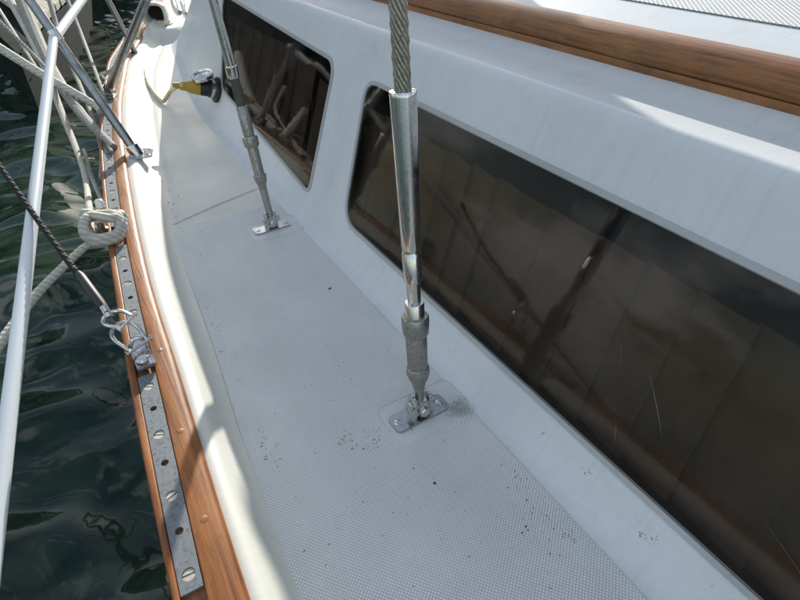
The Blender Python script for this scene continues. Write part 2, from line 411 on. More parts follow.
seam.tube([(pa.x + .01, pa.y, .0003), ((pa.x + pb.x) / 2, (pa.y + pb.y) / 2, .0006), (pb.x + .04, pb.y + .01, .0003)], .0022, 8); seam.build('sealant_seam', M_patch, deck)

# hull side
mb = MB(); rows = []
for Y in Ys:
    xo = XO(Y)
    rows.append([(XI(Y), Y, .02), (xo + .004, Y, .02), (xo + .004, Y, -.03), (xo + .012, Y, -.2), (xo + .05, Y, -.5), (xo + .14, Y, -.95)])
n = 6
mb.add([p for r in rows for p in r], [(j * n + i, j * n + i + 1, (j + 1) * n + i + 1, (j + 1) * n + i) for j in range(len(rows) - 1) for i in range(n - 1)])
tag(mb.build('hull_side', M_cab), kind='structure')

# ------------------------------------------------------------------ cabin trunk
def shift(Y): return interp(Y, [(1.6, 0), (1.8, .012), (2.13, .055), (2.45, .115), (2.84, .19), (3.3, .34), (4., .75)])
PROF = [(.338, .0002), (.346, .001), (.354, .0045), (.3615, .011), (.3672, .020), (FOOT + LEAN * .032, .032), (FOOT + LEAN * .34, .34), (.4905, .350), (.4940, .3575), (.4970, .3625), (.5010, .3660), (.5040, .3676), (.5068, .3681), (.5090, .3679), (.5112, .3675), (.545, .3650), (.574, .3648), (.592, .3685), (.606, .3760), (.68, .392), (.825, .4125), (1.0, .428), (CX, .435)]
SL = [0.]
for a, b in zip(PROF, PROF[1:]): SL.append(SL[-1] + math.dist(a, b))
PR = [(0, 0)]
def drop(Y): return 1 - .0 * Y
def cab(Y, s, w=0.):
    x = float(np.interp(s, SL, [p[0] for p in PROF])); z = float(np.interp(s, SL, [p[1] for p in PROF]))
    k = float(np.interp(x, [FOOT, .61, CX], [.8, 1., 0.])); f = interp(Y, [(1.9, 1), (2.6, .86), (3.2, .5), (3.9, .05)])
    return Vector((x + shift(Y) * k, Y, z * f))
s_foot = SL[5]; s_top = SL[6]
def s_of_z(z): return s_foot + (z - .032) / (.34 - .032) * (s_top - s_foot)
def uv_side(px, py): p = onside(px, py); return (p.y, s_of_z(p.z))
def win(pts, rs): return roundpoly([uv_side(*p) for p in pts], rs, 8)
# window outlines, pixel corners on the cabin side plane; the big one runs aft out of the picture
b1 = onside(600, 455); b0 = onside(345, 219); t0 = onside(368, 79); t1 = onside(790, 287)
w2c = [(b0.y, s_of_z(.0585)), (t0.y, s_of_z(.290)), (-.42, s_of_z(.290)), (-.42, s_of_z(.0585))]
win2 = roundpoly(w2c, [.045, .035, .03, .03], 8)
win1 = win([(309, 192), (335, 62), (219, -6), (221, 88)], [.02, .035, .05, .03])
def grow(poly, d):
    c = sum((Vector(p) for p in poly), Vector((0, 0))) / len(poly); out = []
    m = len(poly)
    for i in range(m):
        t = (Vector(poly[(i + 1) % m]) - Vector(poly[i - 1])).normalized(); nrm = Vector((t.y, -t.x))
        if nrm.dot(Vector(poly[i]) - c) < 0: nrm = -nrm
        out.append(tuple(Vector(poly[i]) + nrm * d))
    return out
outer = [(Y, 0) for Y in np.linspace(-.8, 3.9, 80)] + [(3.9, s) for s in SL[1:-1]] + [(Y, SL[-1]) for Y in np.linspace(3.9, -.8, 80)] + [(-.8, s) for s in SL[-2:0:-1]]
holes = [grow(win1, -.003), grow(win2, -.003)]
extra = []
for Y in np.linspace(-.74, 3.86, 78):
    for i, s in enumerate(SL[1:-1]):
        extra.append((Y, s))
    for s in np.linspace(s_foot, s_top, 7)[1:-1]: extra.append((Y, s))
extra = [e for e in extra if not any(inside(e, grow(h, .006)) for h in holes)]
co, fs = cdt(outer, holes, extra)
cabin = empty('cabin_trunk', 'white fibreglass cabin side with two smoked windows beside the deck', 'cabin', (.9, .8, 0))
mb = MB(); mb.add([cab(u, v) for u, v in co], fs)
# return edges round the window openings and the far half of the roof
shell = part(mb, 'cabin_shell', M_cab, cabin, angle=75)
sol = None
NS = Vector((-1, 0, LEAN)).normalized()     # outward normal of the side
def side(u, v, w): p = cab(u, v); return p + NS * w
mb = MB()
far = [[(2 * CX - cab(Y, s).x, Y, cab(Y, s).z) for s in SL] for Y in np.linspace(-.8, 3.9, 60)]
mb.rings(far, False, False); part(mb, 'cabin_shell', M_cab, cabin, angle=75)
for wl in (win1, win2):
    mb = MB(); slab(mb, grow(wl, .0055), [grow(wl, -.0015)], lambda u, v, w: side(u, v, w - .004), .0065)
    fr = part(mb, 'window_frame', M_gasket, cabin, angle=50)
    mb = MB(); slab(mb, grow(wl, -.0018), [], lambda u, v, w: side(u, v, w - .002), .003)
    pn = mb.build('window_pane', M_glass, None, smooth=False); pn.parent = fr
    sm = MB(); rq = random.Random(len(wl) + int(wl[0][0] * 99)); us = [p[0] for p in wl]; vs_ = [p[1] for p in wl]; gw = grow(wl, -.006)
    for _ in range(26):
        u, v = rq.uniform(min(us), max(us)), rq.uniform(min(vs_), max(vs_)); a_ = rq.gauss(.9, .6); ln_ = rq.uniform(.006, .07) * (1 if rq.random() < .85 else 2); cv = rq.uniform(-2, 2)
        pts = [(u + math.cos(a_ + cv * ln_ * t) * ln_ * t, v + math.sin(a_ + cv * ln_ * t) * ln_ * t) for t in np.linspace(0, 1, 7)]; wd = rq.uniform(.00006, .00018)
        if not all(inside(p, gw) for p in pts): continue
        q = []
        for i, (x_, y_) in enumerate(pts): k_ = wd * math.sin(PI * (i + .3) / 6.6); q += [side(x_ + math.sin(a_) * k_, y_ - math.cos(a_) * k_, .00115), side(x_ - math.sin(a_) * k_, y_ + math.cos(a_) * k_, .00115)]
        sm.add(q, [(2 * i, 2 * i + 1, 2 * i + 3, 2 * i + 2) for i in range(6)])
    sx_ = sm.build('scratches', M_scratch, None, smooth=False); sx_.parent = fr; sx_['kind'] = 'stuff'
# interior lining: a dark box behind the windows
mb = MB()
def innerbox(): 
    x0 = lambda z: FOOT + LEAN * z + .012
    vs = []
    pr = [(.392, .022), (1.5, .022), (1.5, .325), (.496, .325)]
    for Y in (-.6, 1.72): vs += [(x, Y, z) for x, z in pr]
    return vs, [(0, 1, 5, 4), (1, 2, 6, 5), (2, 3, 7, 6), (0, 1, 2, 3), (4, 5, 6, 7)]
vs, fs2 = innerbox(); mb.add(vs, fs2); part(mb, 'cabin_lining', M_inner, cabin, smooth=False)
# roof non-skid
mb = MB(); fr_ = lambda u, v, w: cab(u, v) + Vector((0, 0, .0006 + w))
s_r = float(np.interp(.83, [p[0] for p in PROF], SL))
o_ = roundpoly([(-.7, s_r), (3.0, s_r), (3.0, SL[-1] - .05), (-.7, SL[-1] - .05)], .04)
slab(mb, o_, [], fr_, .0018, [(Y, s) for Y in np.linspace(-.6, 2.9, 40) for s in np.linspace(s_r + .01, SL[-1] - .06, 5)])
part(mb, 'nonskid_panel', M_roofskid, cabin, angle=40)

# curtains hanging inside the windows
def curtain(Y0, Y1, z0, z1, label, seed, off0=.022):
    rn = random.Random(seed); mb = MB(); rows = []; Y = Y0; k = 0
    def col(Y, off, d): 
        out = []
        for q in range(9):
            t = q / 8; z = z0 + (z1 - z0) * t
            seam = .0022 * math.exp(-((z - .195) / .0022) ** 2) + .0016 * math.exp(-((z - .115) / .002) ** 2)
            out.append((FOOT + LEAN * z + shift(Y) * .85 + off0 + off + seam + d * math.sin(3 * t), Y + .018 * t + d * 3 * t * t, z))
        return out
    while Y < Y1:
        w_ = rn.uniform(.05, .11); d = rn.uniform(-.0015, .0015); o2 = rn.uniform(.004, .010)
        rows += [col(Y, 0, d), col(Y + w_ * .5, o2 * .35, d), col(Y + w_ * .96, o2, d), col(Y + w_, o2 * .9, d)]; Y += w_
    mb.rings(rows, False, False); o = mb.build('curtain', M_curtain, None, angle=12)
    return tag(o, label, 'curtain', 'curtains inside the cabin windows')
curtain(-.5, 1.06, .050, .240, 'long brown pleated curtain behind the large near cabin window', 1)
curtain(1.12, 1.72, .045, .27, 'brown curtain behind the small far cabin window', 2)

# ------------------------------------------------------------------ handrail on the cabin roof
rail = empty('handrail', 'varnished teak handrail running along the edge of the cabin roof', 'handrail', (.585, .5, .385))
mb = MB(); cs = []
for a in np.linspace(0, 2 * PI, 28, endpoint=False):
    ca, sa = math.cos(a), math.sin(a); e = .85
    cs.append((.640 + .0320 * math.copysign(abs(ca) ** e, ca), .3995 + .0200 * math.copysign(abs(sa) ** e, sa)))
rs = []
for Y in np.linspace(-.7, 2.3, 90):
    k = shift(Y); wob = .0006 * math.sin(Y * 23)
    rs.append([(x + k + wob, Y, z) for x, z in cs])
mb.rings(rs); part(mb, 'rail_bar', M_teakd, rail, angle=40)
for Yf in (-.55, -.15, .25):
    pass
mb = MB()
rs = [[(.611 + shift(Y), Y, .368), (.660 + shift(Y), Y, .368), (.659 + shift(Y), Y, .386), (.612 + shift(Y), Y, .386)] for Y in np.linspace(-.68, 2.28, 40)]
mb.rings(rs); part(mb, 'base_strip', M_teakd, rail)

# ------------------------------------------------------------------ mast, off to the upper right of the view
mast = empty('mast', 'tall aluminium mast stepped on the middle of the cabin roof', 'mast', (CX, 1.98, .43))
mb = MB(); lathe(mb, (CX, 1.98, .43), Vector((0, 0, 1)), [(0, .085), (.012, .085), (.013, .065), (8.6, .06), (8.7, .03)], 28); part(mb, 'mast_tube', M_pole, mast)
# sail bag added out of view to cast shade on the roof edge
bag = empty('added_sail_bag', 'lumpy canvas sail bag added unseen on the cabin roof to cast shade', 'sail bag', (1.09, 2.0, .43))
mb = MB(); rs = []; rb = random.Random(5)
for i in range(40):
    t = i / 39; Y = 1.60 + .92 * t; e = min(1, (1 - (2 * t - 1) ** 16) + .5); wv = 1 + .05 * math.sin(9 * t) + .03 * math.sin(31 * t)
    rs.append([(1.09 + .06 * e * wv * math.copysign(abs(math.cos(a)) ** .42, math.cos(a)), Y, .425 + (.193 + .195 * math.copysign(abs(math.sin(a)) ** .42, math.sin(a))) * (.75 + .25 * e) * (1 + .02 * math.sin(23 * t + 2 * a))) for a in np.linspace(0, 2 * PI, 26, endpoint=False)])
mb.rings(rs); M_canvas = mat('blue_canvas', (.03, .06, .14), .85)[0]; part(mb, 'bag', M_canvas, bag, angle=80)
for t in (.2, .5, .8):
    mb = MB(); mb.tube([(1.09 + .066 * math.copysign(abs(math.cos(a)) ** .42, math.cos(a)), 1.60 + .92 * t, .610 + .198 * math.copysign(abs(math.sin(a)) ** .42, math.sin(a))) for a in np.linspace(0, 2 * PI, 30)], .008, 8); part(mb, 'lashing', M_rope, bag)

# ------------------------------------------------------------------ toe rail
def strip(mb, fl, fr, z0, z1, Y0, Y1, n=120, rl=.002, rr=.002, d=.0):
    rs = []
    for Y in np.linspace(Y0, Y1, n):
        a, b = fl(Y), fr(Y)
        sec = [(a, z0)] + [(a + rl * (1 - math.cos(t)), z1 - rl + rl * math.sin(t)) for t in (0, .5, 1.05, 1.57)] + \
              [(b - rr * (1 - math.cos(t)), z1 - rr + rr * math.sin(t)) for t in (1.57, 1.05, .5, 0)] + [(b, z0)]
        rs.append([(x, Y, z) for x, z in sec])
    mb.rings(rs)
toe = empty('toe_rail', 'varnished teak toe rail along the outer edge of the deck', 'rail', (0, .6, .02))
mb = MB(); strip(mb, XR, XI, .021, RZ, -.4, 4.3, rl=.0015, rr=.008); part(mb, 'teak_plank', M_teak, toe, angle=50)
mb = MB(); strip(mb, XO, XL, .012, RZ, -.4, 4.3, rl=.004, rr=.0015); part(mb, 'teak_plank', M_teak, toe, angle=50)
mb = MB(); strip(mb, XL, XR, .021, RZ - .0062, -.4, 4.3, rl=.0005, rr=.0005); part(mb, 'teak_bed', M_teakd, toe, angle=50)
# bungs
for px, py in ((180, 431), (204, 519), (160, 350)):
    p = atz(px, py, RZ); mb = MB(); lathe(mb, (p.x, p.y, RZ - .004), Vector((0, 0, 1)), [(0, .0042), (.0041, .0042), (.0043, .0036)], 16); part(mb, 'wood_plug', M_teakd, toe)

# perforated track
def track(Y0, Y1, label, holes_y, screws_y, zz=RZ - .0015):
    t = empty('track', label, 'track', (XL((Y0 + Y1) / 2), (Y0 + Y1) / 2, RZ - .006), 'perforated track pieces on the toe rail')
    def fn(u, v, w): # u along, v 0..1 across
        a, b = XL(u) + .0008, XR(u) - .0008; return (a + (b - a) * v, u, zz - .0045 + w)
    hs = []
    for y in holes_y:
        wdt = XR(y) - XL(y); hs.append([(y + .0044 * math.cos(a), .5 + .0044 / wdt * math.sin(a)) for a in [2 * PI * k / 16 for k in range(16)]])
    sh = []
    for y in screws_y:
        wdt = XR(y) - XL(y); sh.append([(y + .0067 * math.cos(a), .5 + .0067 / wdt * math.sin(a)) for a in [2 * PI * k / 20 for k in range(20)]])
    edge = [(y, 0) for y in np.linspace(Y0, Y1, 30)] + [(y, 1) for y in np.linspace(Y1, Y0, 30)]
    mb = MB(); slab(mb, edge, hs + sh, fn, .0045); part(mb, 'track_bar', M_track, t, angle=40)
    for y in screws_y:
        c = Vector(fn(y, .5, .0023)); mb = MB(); g = random.Random(int(y * 999)).uniform(-.6, .6)
        for sg in (0, PI):
            pts = [(.0062 * math.cos(a), .0062 * math.sin(a)) for a in np.linspace(.16, PI - .16, 10)]
            R = Matrix.Rotation(g + sg, 2); q = [R @ Vector(p) for p in pts]; m_ = len(q)
            mb.add([(c.x + p.x, c.y + p.y, c.z + .0012) for p in q] + [(c.x + p.x, c.y + p.y, c.z - .001) for p in q],
                   [tuple(range(m_))] + [(i, (i + 1) % m_, (i + 1) % m_ + m_, i + m_) for i in range(m_)])
        mb.add([(c.x + .0064 * math.cos(a), c.y + .0064 * math.sin(a), c.z - .0006) for a in np.linspace(0, 2 * PI, 16, endpoint=False)], [tuple(range(16))])
        part(mb, 'screw', M_screw, t, smooth=False)
    return t
ey = lambda px, py: atz(px, py, RZ).y
track(ey(192, 590), ey(146, 374), 'nearest galvanised track piece with slotted screws set in the teak rail', [ey(152, 408), ey(164, 462), ey(179, 530)], [ey(147, 386), ey(157.5, 434), ey(171, 495), ey(189, 573)])
track(ey(140, 352), ey(117, 246), 'middle track piece between the rope coil and the shackle', [ey(125, 270), ey(129, 297), ey(136, 338)], [ey(120, 258), ey(125, 283), ey(130, 312)])
Yc = ey(112, 226)
hy = [Yc + .03 + .092 * k for k in range(22)]
track(Yc, Yc + 2.1, 'long far track piece curving forward past the stanchion', hy[:-1], [h + .046 for h in hy[:-1]])

# ------------------------------------------------------------------ shrouds with turnbuckles
def toggle_and_plate(root, c, s, zup, tilt=0., rotz=0.):
    R = Matrix.Rotation(rotz, 3, 'Z')
    w, l = .028 * s, .0775 * s
    mb = MB(); fn = lambda u, v, ww: Vector(c) + R @ Vector((u, v, ww))
    hs = [circle(-l * .40, 0, .0026 * s, 12), circle(l * .40, 0, .0026 * s, 12)]
    slab(mb, rrect(-l / 2, -w / 2, l / 2, w / 2, .006 * s), hs, fn, .0035 * s); part(mb, 'cover_plate', M_plate, root, angle=40)
    for sx in (-1, 1):
        mb = MB(); p = fn(sx * l * .40, 0, .0034 * s)
        lathe(mb, p - Vector((0, 0, .002)), Vector((0, 0, 1)), [(0, .0048 * s), (.0026, .0048 * s), (.0036, .0034 * s), (.0036, .0018 * s), (.0022, .0012 * s)], 18); part(mb, 'screw', M_steel, root)
    for sx in (-1, 1):                   # upright cheeks of the toggle
        x0, x1 = sx * .0088 * s, sx * .0120 * s; pr = [(-.0095, 0), (.0095, 0), (.0085, .020)] + [(.0078 * math.cos(a), .026 + .0085 * math.sin(a)) for a in np.linspace(.1, PI - .1, 11)] + [(-.0085, .020)]
        pr = [(y * s, z * s + .003) for y, z in pr]; m_ = len(pr); mb = MB()
        mb.add([fn(x0, y, z) for y, z in pr] + [fn(x1, y, z) for y, z in pr], [tuple(range(m_)), tuple(range(m_, 2 * m_))] + [(i, (i + 1) % m_, (i + 1) % m_ + m_, i + m_) for i in range(m_)])
        part(mb, 'cheek', M_steel, root, angle=40)
    mb = MB(); mb.box(fn(0, -.001, .0175 * s), (.0168 * s, .021 * s, .025 * s), R, .003 * s); part(mb, 'toggle_block', M_steel, root, angle=40)
    mb = MB(); lathe(mb, fn(-.0175 * s, 0, .0215 * s), R @ Vector((1, 0, 0)), [(0, .0045 * s), (.001, .0062 * s), (.0050 * s, .0062 * s), (.0051 * s, .0042 * s), (.030 * s, .0042 * s), (.0301 * s, .0058 * s), (.034 * s, .0058 * s), (.035 * s, .0045 * s)], 20)
    part(mb, 'clevis_pin', M_steel, root)
    mb = MB(); lathe(mb, fn(0, -.0105 * s, .0150 * s), R @ Vector((0, -1, 0)), [(0, .0066 * s), (.0035 * s, .0066 * s), (.0045 * s, .0055 * s), (.0045 * s, .001 * s)], 20)
    part(mb, 'clevis_pin', M_steel, root)
    mb = MB(); tq = [fn(.018 * s, .006 * s * math.cos(a), .019 * s + .006 * s * math.sin(a)) for a in np.linspace(0, 5.2, 16)]
    mb.tube(tq, .0007 * s, 6); part(mb, 'split_ring', M_steel, root)
def axis_at(p0, d, py):        # point of the line seen at image row py
    lo, hi = -.2, 3.
    for _ in range(60):
        m_ = (lo + hi) / 2; q = p0 + d * m_
        if depth(q) > .02 and prj(q)[1] > py: lo = m_
        else: hi = m_
    return p0 + d * lo
def aim(p0, px, py, dep): return (atd(px, py, dep) - p0).normalized()

# near shroud
c1 = atz(419, 414, .0015)
sh = empty('shroud', 'near shroud of thick twisted wire with polished terminal on deck plate', 'rigging', c1, 'shrouds standing on the side deck')
toggle_and_plate(sh, c1, 1.06, 0, rotz=.03)
A0 = c1 + Vector((0, 0, .030))
top = atd(398, 2, .47)
d1 = (top - A0).normalized()
print('shroud dir', d1, 'base', c1, 'prj', prj(A0))
def seg(root, p0, d, rows, name, m, n=28, ang=35):      # rows: (py, width px)
    mb = MB(); pr = []
    q0 = axis_at(p0, d, rows[0][0])
    for py, w in rows:
        q = axis_at(p0, d, py); pr.append(((q - q0).length, rad(q, w)))
    for i in range(1, len(pr)):
        if pr[i][0] <= pr[i - 1][0]: pr[i] = (pr[i - 1][0] + .0001, pr[i][1])
    lathe(mb, q0, d, pr, n); return part(mb, name, m, root, angle=ang)
A = (sh, A0, d1)
seg(*A, [(404, 9), (375, 9.5)], 'threaded_stud', M_worn)
seg(*A, [(388, 11), (381, 15), (378, 19), (373, 23), (371, 24), (367, 22.5), (366, 19.5)], 'lock_nut', M_worn)
seg(*A, [(368, 19), (366, 20.5), (333, 22), (331, 21)], 'turnbuckle_body', M_worn)
seg(*A, [(334, 23.5), (332, 26), (322, 28), (317, 28), (315.5, 26), (315.6, 22.5), (318, 20)], 'end_collar', M_worn)
seg(*A, [(330, 19), (303, 20), (302, 18.5), (302.2, 16)], 'inner_sleeve', M_steel)
seg(*A, [(310, 13), (276, 15)], 'stud', M_steel)
seg(*A, [(281, 16.5), (280, 18.5), (253, 20), (252, 18.6), (248, 18.6), (246, 20), (225, 21), (160, 24.5), (96, 28), (92, 28.5), (90.5, 27), (90.5, 23), (95, 21.5)], 'swage_terminal', M_steel, 36)
# wire: a core and a lay of ten strands
mb = MB(); q0 = axis_at(A0, d1, 120); Lw = 2.6; R = frame(d1)
mb.tube([q0, q0 + d1 * Lw], rad(q0, 14), 10)
wr = rad(axis_at(A0, d1, 60), 19.5) ; ns = 11; rs_ = wr * math.sin(PI / ns) * 1.0; rc = wr - rs_
for k in range(ns):
    pts = []
    for i in range(190):
        t = i / 189 * Lw; a = -2 * PI * t / .085 + 2 * PI * k / ns
        pts.append(q0 + R @ Vector((rc * math.cos(a), rc * math.sin(a), t)))
    mb.tube(pts, rs_, 7)
part(mb, 'wire', M_wire, sh, angle=70)

# far shroud
c2 = atz(272, 228, .0015)
s2 = empty('shroud', 'far shroud with dark worn turnbuckle beside the small cabin window', 'rigging', c2, 'shrouds standing on the side deck')
toggle_and_plate(s2, c2, .98, 0, rotz=.05)
B0 = c2 + Vector((0, 0, .030)); 
db = (atd(241, 104, depth(B0) - .10) - B0).normalized()
print('B0', prj(B0), db)
Bx = (s2, B0, db)
seg(*Bx, [(224, 6), (176, 8)], 'threaded_stud', M_worn)
seg(*Bx, [(192, 7), (184, 8.5), (181, 11.5), (175, 13), (174, 11)], 'lock_nut', M_worn)
seg(*Bx, [(176, 10), (146, 11)], 'turnbuckle_body', M_worn)
seg(*Bx, [(147, 12.5), (145, 15), (138, 15.5), (136, 14), (135.8, 12)], 'end_collar', M_worn)
seg(*Bx, [(137, 10), (134, 11), (108, 11.5), (106, 10)], 'sleeve', M_worn)
seg(*Bx, [(110, 9.5), (74, 9.5)], 'dark_stud', M_dark)
kk = axis_at(B0, db, 76); dk = (atd(213, 0, depth(kk) - .08) - kk).normalized()
seg(s2, kk, dk, [(78, 10), (76, 11.5), (66, 12), (65, 10.5), (20, 9), (-60, 9)], 'swage_terminal', M_steel)
kq = axis_at(kk, dk, -55); mb = MB(); mb.tube([kq, kq + dk * 1.2], rad(kq, 7), 12); part(mb, 'wire', M_wire, s2)

# smooth deck patches round the chainplates
for c in (c1, c2):
    mb = MB(); slab(mb, patch_rect(c, -.0003), [], lambda u, v, w: (u, v, .0002 + w), .0013)
    mb.build('deck_patch', M_patch, deck)

# ------------------------------------------------------------------ shore power inlet and cord
ip = onside(217, 90); print('inlet', ip)
inl = empty('shore_power_inlet', 'chrome capped shore power inlet on the cabin side beyond the small window', 'power inlet', ip)
OUT = NS
mb = MB(); lathe(mb, ip - OUT * .001, OUT, [(0, .036), (.006, .036), (.008, .033), (.008, .02)], 32); part(mb, 'flange', M_black, inl)
mb = MB(); lathe(mb, ip + OUT * .006, OUT, [(0, .024), (.014, .025), (.014, .019), (.004, .018)], 28); part(mb, 'socket', M_steel, inl)
cp = ip + OUT * .034 + Vector((0, 0, .028)); ax = (Vector((-.25, -.15, 1))).normalized()
mb = MB(); n_ = 36; R = frame(ax)
for h0, h1, r_ in ((0, .009, .031),):
    rings = []
    for hh, rr in ((0, .029), (.001, .031), (.009, .031), (.0105, .029), (.0105, .024), (.008, .022), (.008, .008), (.0095, .006)):
        rings.append([cp + R @ Vector(((rr + (.0012 if (j % 3 == 0 and .001 <= hh <= .009) else 0)) * math.cos(2 * PI * j / n_), (rr + (.0012 if (j % 3 == 0 and .001 <= hh <= .009) else 0)) * math.sin(2 * PI * j / n_), hh)) for j in range(n_)])
    mb.rings(rings)
part(mb, 'cap', M_steel, inl)
mb = MB(); mb.box(ip + OUT * .010 + Vector((0, 0, .034)), (.014, .018, .012), frame(OUT), .002); part(mb, 'hinge', M_steel, inl)
cord = empty('power_cord', 'yellow shore power cord plugged into the inlet and lying on the deck', 'cord', atz(164, 103, .006))
q1 = ip + OUT * .012; q2 = atd(192, 87, depth(ip) - .03); dd = (q2 - q1)
mb = MB(); lathe(mb, q1, dd, [(0, .024), (.012, .025), (.014, .022), (.035, .021), (.037, .018)], 28); part(mb, 'locking_ring', M_black, cord)
mb = MB(); lathe(mb, q1 + dd.normalized() * .034, dd, [(0, .020), (.004, .021), (.03, .017), (.04, .013), (.055, .012), (.056, .010)], 28); part(mb, 'plug_body', M_yellow, cord)
ee = q1 + dd.normalized() * .088
mb = MB(); lathe(mb, ee, dd, [(-.002, .0095), (.0, .0105)] + [(.002 + .003 * k, .0105 - .0005 * k - (.0018 if k % 2 else 0)) for k in range(8)], 20); part(mb, 'strain_relief', M_yellow, cord)
dn = depth(ee)
path = spline([ee, atd(181, 84.5, dn + .0), atz(171, 91, .045), atz(165.5, 99, .014), atz(162, 101, .008), atz(153, 91, .008), atz(147, 80, .008), atz(144, 66, .008), atz(142, 54, .009), atz(139, 43, .012), atz(137.5, 38, .045), atz(141, 30, .052)], 10)
mb = MB(); mb.tube(path, .0062, 12); part(mb, 'cable', M_cord, cord)

# ------------------------------------------------------------------ stanchions, tubes and lifeline on the rail
def tube_thing(name, label, cat, pts, w, m, group=None, extra=None, n=16):
    o = empty(name, label, cat, pts[0], group)
    mb = MB(); mb.tube(pts, [rad(p, w_) for p, w_ in zip(pts, w)] if isinstance(w, (list, tuple)) else rad(pts[0], w), n)
    part(mb, 'tube', m, o); return o
sb = atz(139, 157, .028)
stt = atY(28, -3, sb.y + .12)
top_s = sb + (stt - sb) * 1.25
st = tube_thing('stanchion', 'steel stanchion leaning out from the base plate on the deck edge', 'stanchion', [sb, sb + (stt - sb) * .5, top_s], 8.5, M_pole, 'stanchions along the toe rail')
mb = MB(); dS = (stt - sb).normalized(); lathe(mb, sb - dS * .004, dS, [(0, .016), (.004, .0165), (.034, .0155), (.036, .0135)], 24); part(mb, 'socket', M_steel, st)
mb = MB(); R = Matrix.Rotation(-.25, 3, 'Z')
slab(mb, rrect(-.022, -.030, .030, .030, .006), [], lambda u, v, w: Vector((sb.x + .004, sb.y, .0335)) + R @ Vector((u, v, w)), .004); part(mb, 'base_plate', M_steel, st)
for ux, uy in ((.022, -.022), (.022, .022), (-.016, -.022)):
    mb = MB(); p = Vector((sb.x + .004, sb.y, .0373)) + R @ Vector((ux, uy, 0)); lathe(mb, p, Vector((0, 0, 1)), [(0, .0045), (.0015, .0045), (.003, .002)], 12); part(mb, 'screw', M_steel, st)

bb = atz(110, 97, RZ)
q = atd(146.5, -2, depth(bb) - .28); br = tube_thing('stanchion', 'grey brace tube rising from a square clamp on the toe rail', 'stanchion', [bb + Vector((0, 0, .02)), q], 7.5, M_pole, 'stanchions along the toe rail')
mb = MB(); R = Matrix.Rotation(-.35, 3, 'Z')
for du in (-.014, .014): mb.box(bb + R @ Vector((du, 0, .017)), (.004, .042, .034), R, .0012)
mb.box(bb + Vector((0, 0, .003)), (.034, .046, .005), R, .001); mb.box(bb + R @ Vector((0, .019, .019)), (.026, .004, .03), R, .001)
part(mb, 'clamp', M_steel, br, angle=40)
mb = MB(); hp = bb + R @ Vector((-.02, -.002, .016)); lathe(mb, hp, R @ Vector((1, 0, 0)), [(0, .006), (.004, .006), (.004, .003), (.040, .003), (.040, .005), (.043, .005)], 14); part(mb, 'bolt', M_steel, br)
mb = MB(); hp = atz(106, 80, RZ + .01); mb.tube([hp, hp + Vector((-.01, .012, .018))], .004, 10); mb.tube([hp + Vector((-.02, 0, .016)), hp + Vector((.006, .02, .02))], .004, 10); part(mb, 'wing_bolt', M_steel, br)

tb = atz(137, 56, .02); q = atd(107, -2, depth(tb) - .3)
tt = tube_thing('stanchion', 'thin steel tube ending at a small fitting on the far deck edge', 'stanchion', [tb, q], 5, M_pole, 'stanchions along the toe rail')
mb = MB(); lathe(mb, atz(137, 57, .003), (q - tb), [(0, .012), (.02, .011), (.03, .008)], 16); part(mb, 'socket', M_dark, tt)

# white vinyl covered lifeline
lp = atX(55.5, 36, interp(.5, [(0, sb.x), (1, sb.x - .04)]))
kd = depth(st.location); 
ts = [stt * t + sb * (1 - t) for t in np.linspace(0, 1, 60)]
lp = min(ts, key=lambda p: abs(prj(p)[1] - 36)); dl = depth(lp); print('lifeline depth', dl)
near = dl * 8.2 / 17.5
life = empty('lifeline', 'white vinyl covered lifeline crossing the steel stanchion over the water', 'lifeline', lp)
mb = MB(); pts = [atd(93, -15, dl + .35), atd(82, 0, dl + .22), lp + (atd(56, 36, dl + .02) - lp), atd(53.5, 39, dl - .012)]
mb.tube(pts, .0098, 16); 
a_, b_ = atd(53.5, 39, dl - .012), atd(-2, 505, near)
mb2 = MB(); pp = [a_ + (b_ - a_) * (i / 20) for i in range(21)] + [b_ + (b_ - a_) * .25]
mb2.tube([p + Vector((0, 0, 0)) for p in pp], rad(b_, 18), 18)
part(mb, 'forward_length', M_vinyl, life); part(mb2, 'near_length', M_vinyl, life)
mb = MB(); lathe(mb, lp - (stt - sb).normalized() * .012, stt - sb, [(0, .0135), (.024, .0135)], 20); part(mb, 'clip', M_steel, life)

# ------------------------------------------------------------------ ropes
def rope_thing(label, pts, w, m, cat='rope', n=10, group=None, sp=10):
    path = spline(pts, sp); r0 = [rad(p, interp(i / (len(path) - 1), w)) for i, p in enumerate(path)]
    mb = MB(); mb.tube(path, r0, n); o = mb.build('rope', m, None); return tag(o, label, cat, group)
D = depth(sb)
e0, e1 = atd(-8, 43, D + .35), atz(93, 104, .06)
rope_thing('pale grey dock line sloping down from the left edge to the rail', [e0, (e0 + e1) / 2 + Vector((0, 0, -.004)), e1, atz(101, 112, .05)], [(0, 9), (1, 7)], M_rope, group='dock lines')
e0, e1 = atd(18, -8, D + .9), atz(114, 147, .05)
rope_thing('thick grey dock line running down behind the stanchion to its foot', [e0, atd(48, 62, D + .6), atd(80, 112, D + .2), e1], [(0, 12), (.5, 11), (1, 7)], M_rope_g, group='dock lines')
rope_thing('second grey dock line alongside the thick one by the dock', [atd(6, -8, D + 1.), atd(38, 52, D + .65), atd(60, 108, D + .4), atd(82, 165, D + .1), atz(89, 205, .03), atz(91, 236, .05)], [(0, 8), (.6, 5.5), (1, 7.5)], M_rope, group='dock lines')
rope_thing('thin grey line hanging across the corner of the dock', [atd(48, -4, D + 1.5), atd(62, 42, D + 1.3), atd(86, 100, D + .6), atd(100, 142, D + .15), atz(101, 178, .035)], [(0, 4.5), (1, 4)], M_rope_g, group='dock lines')
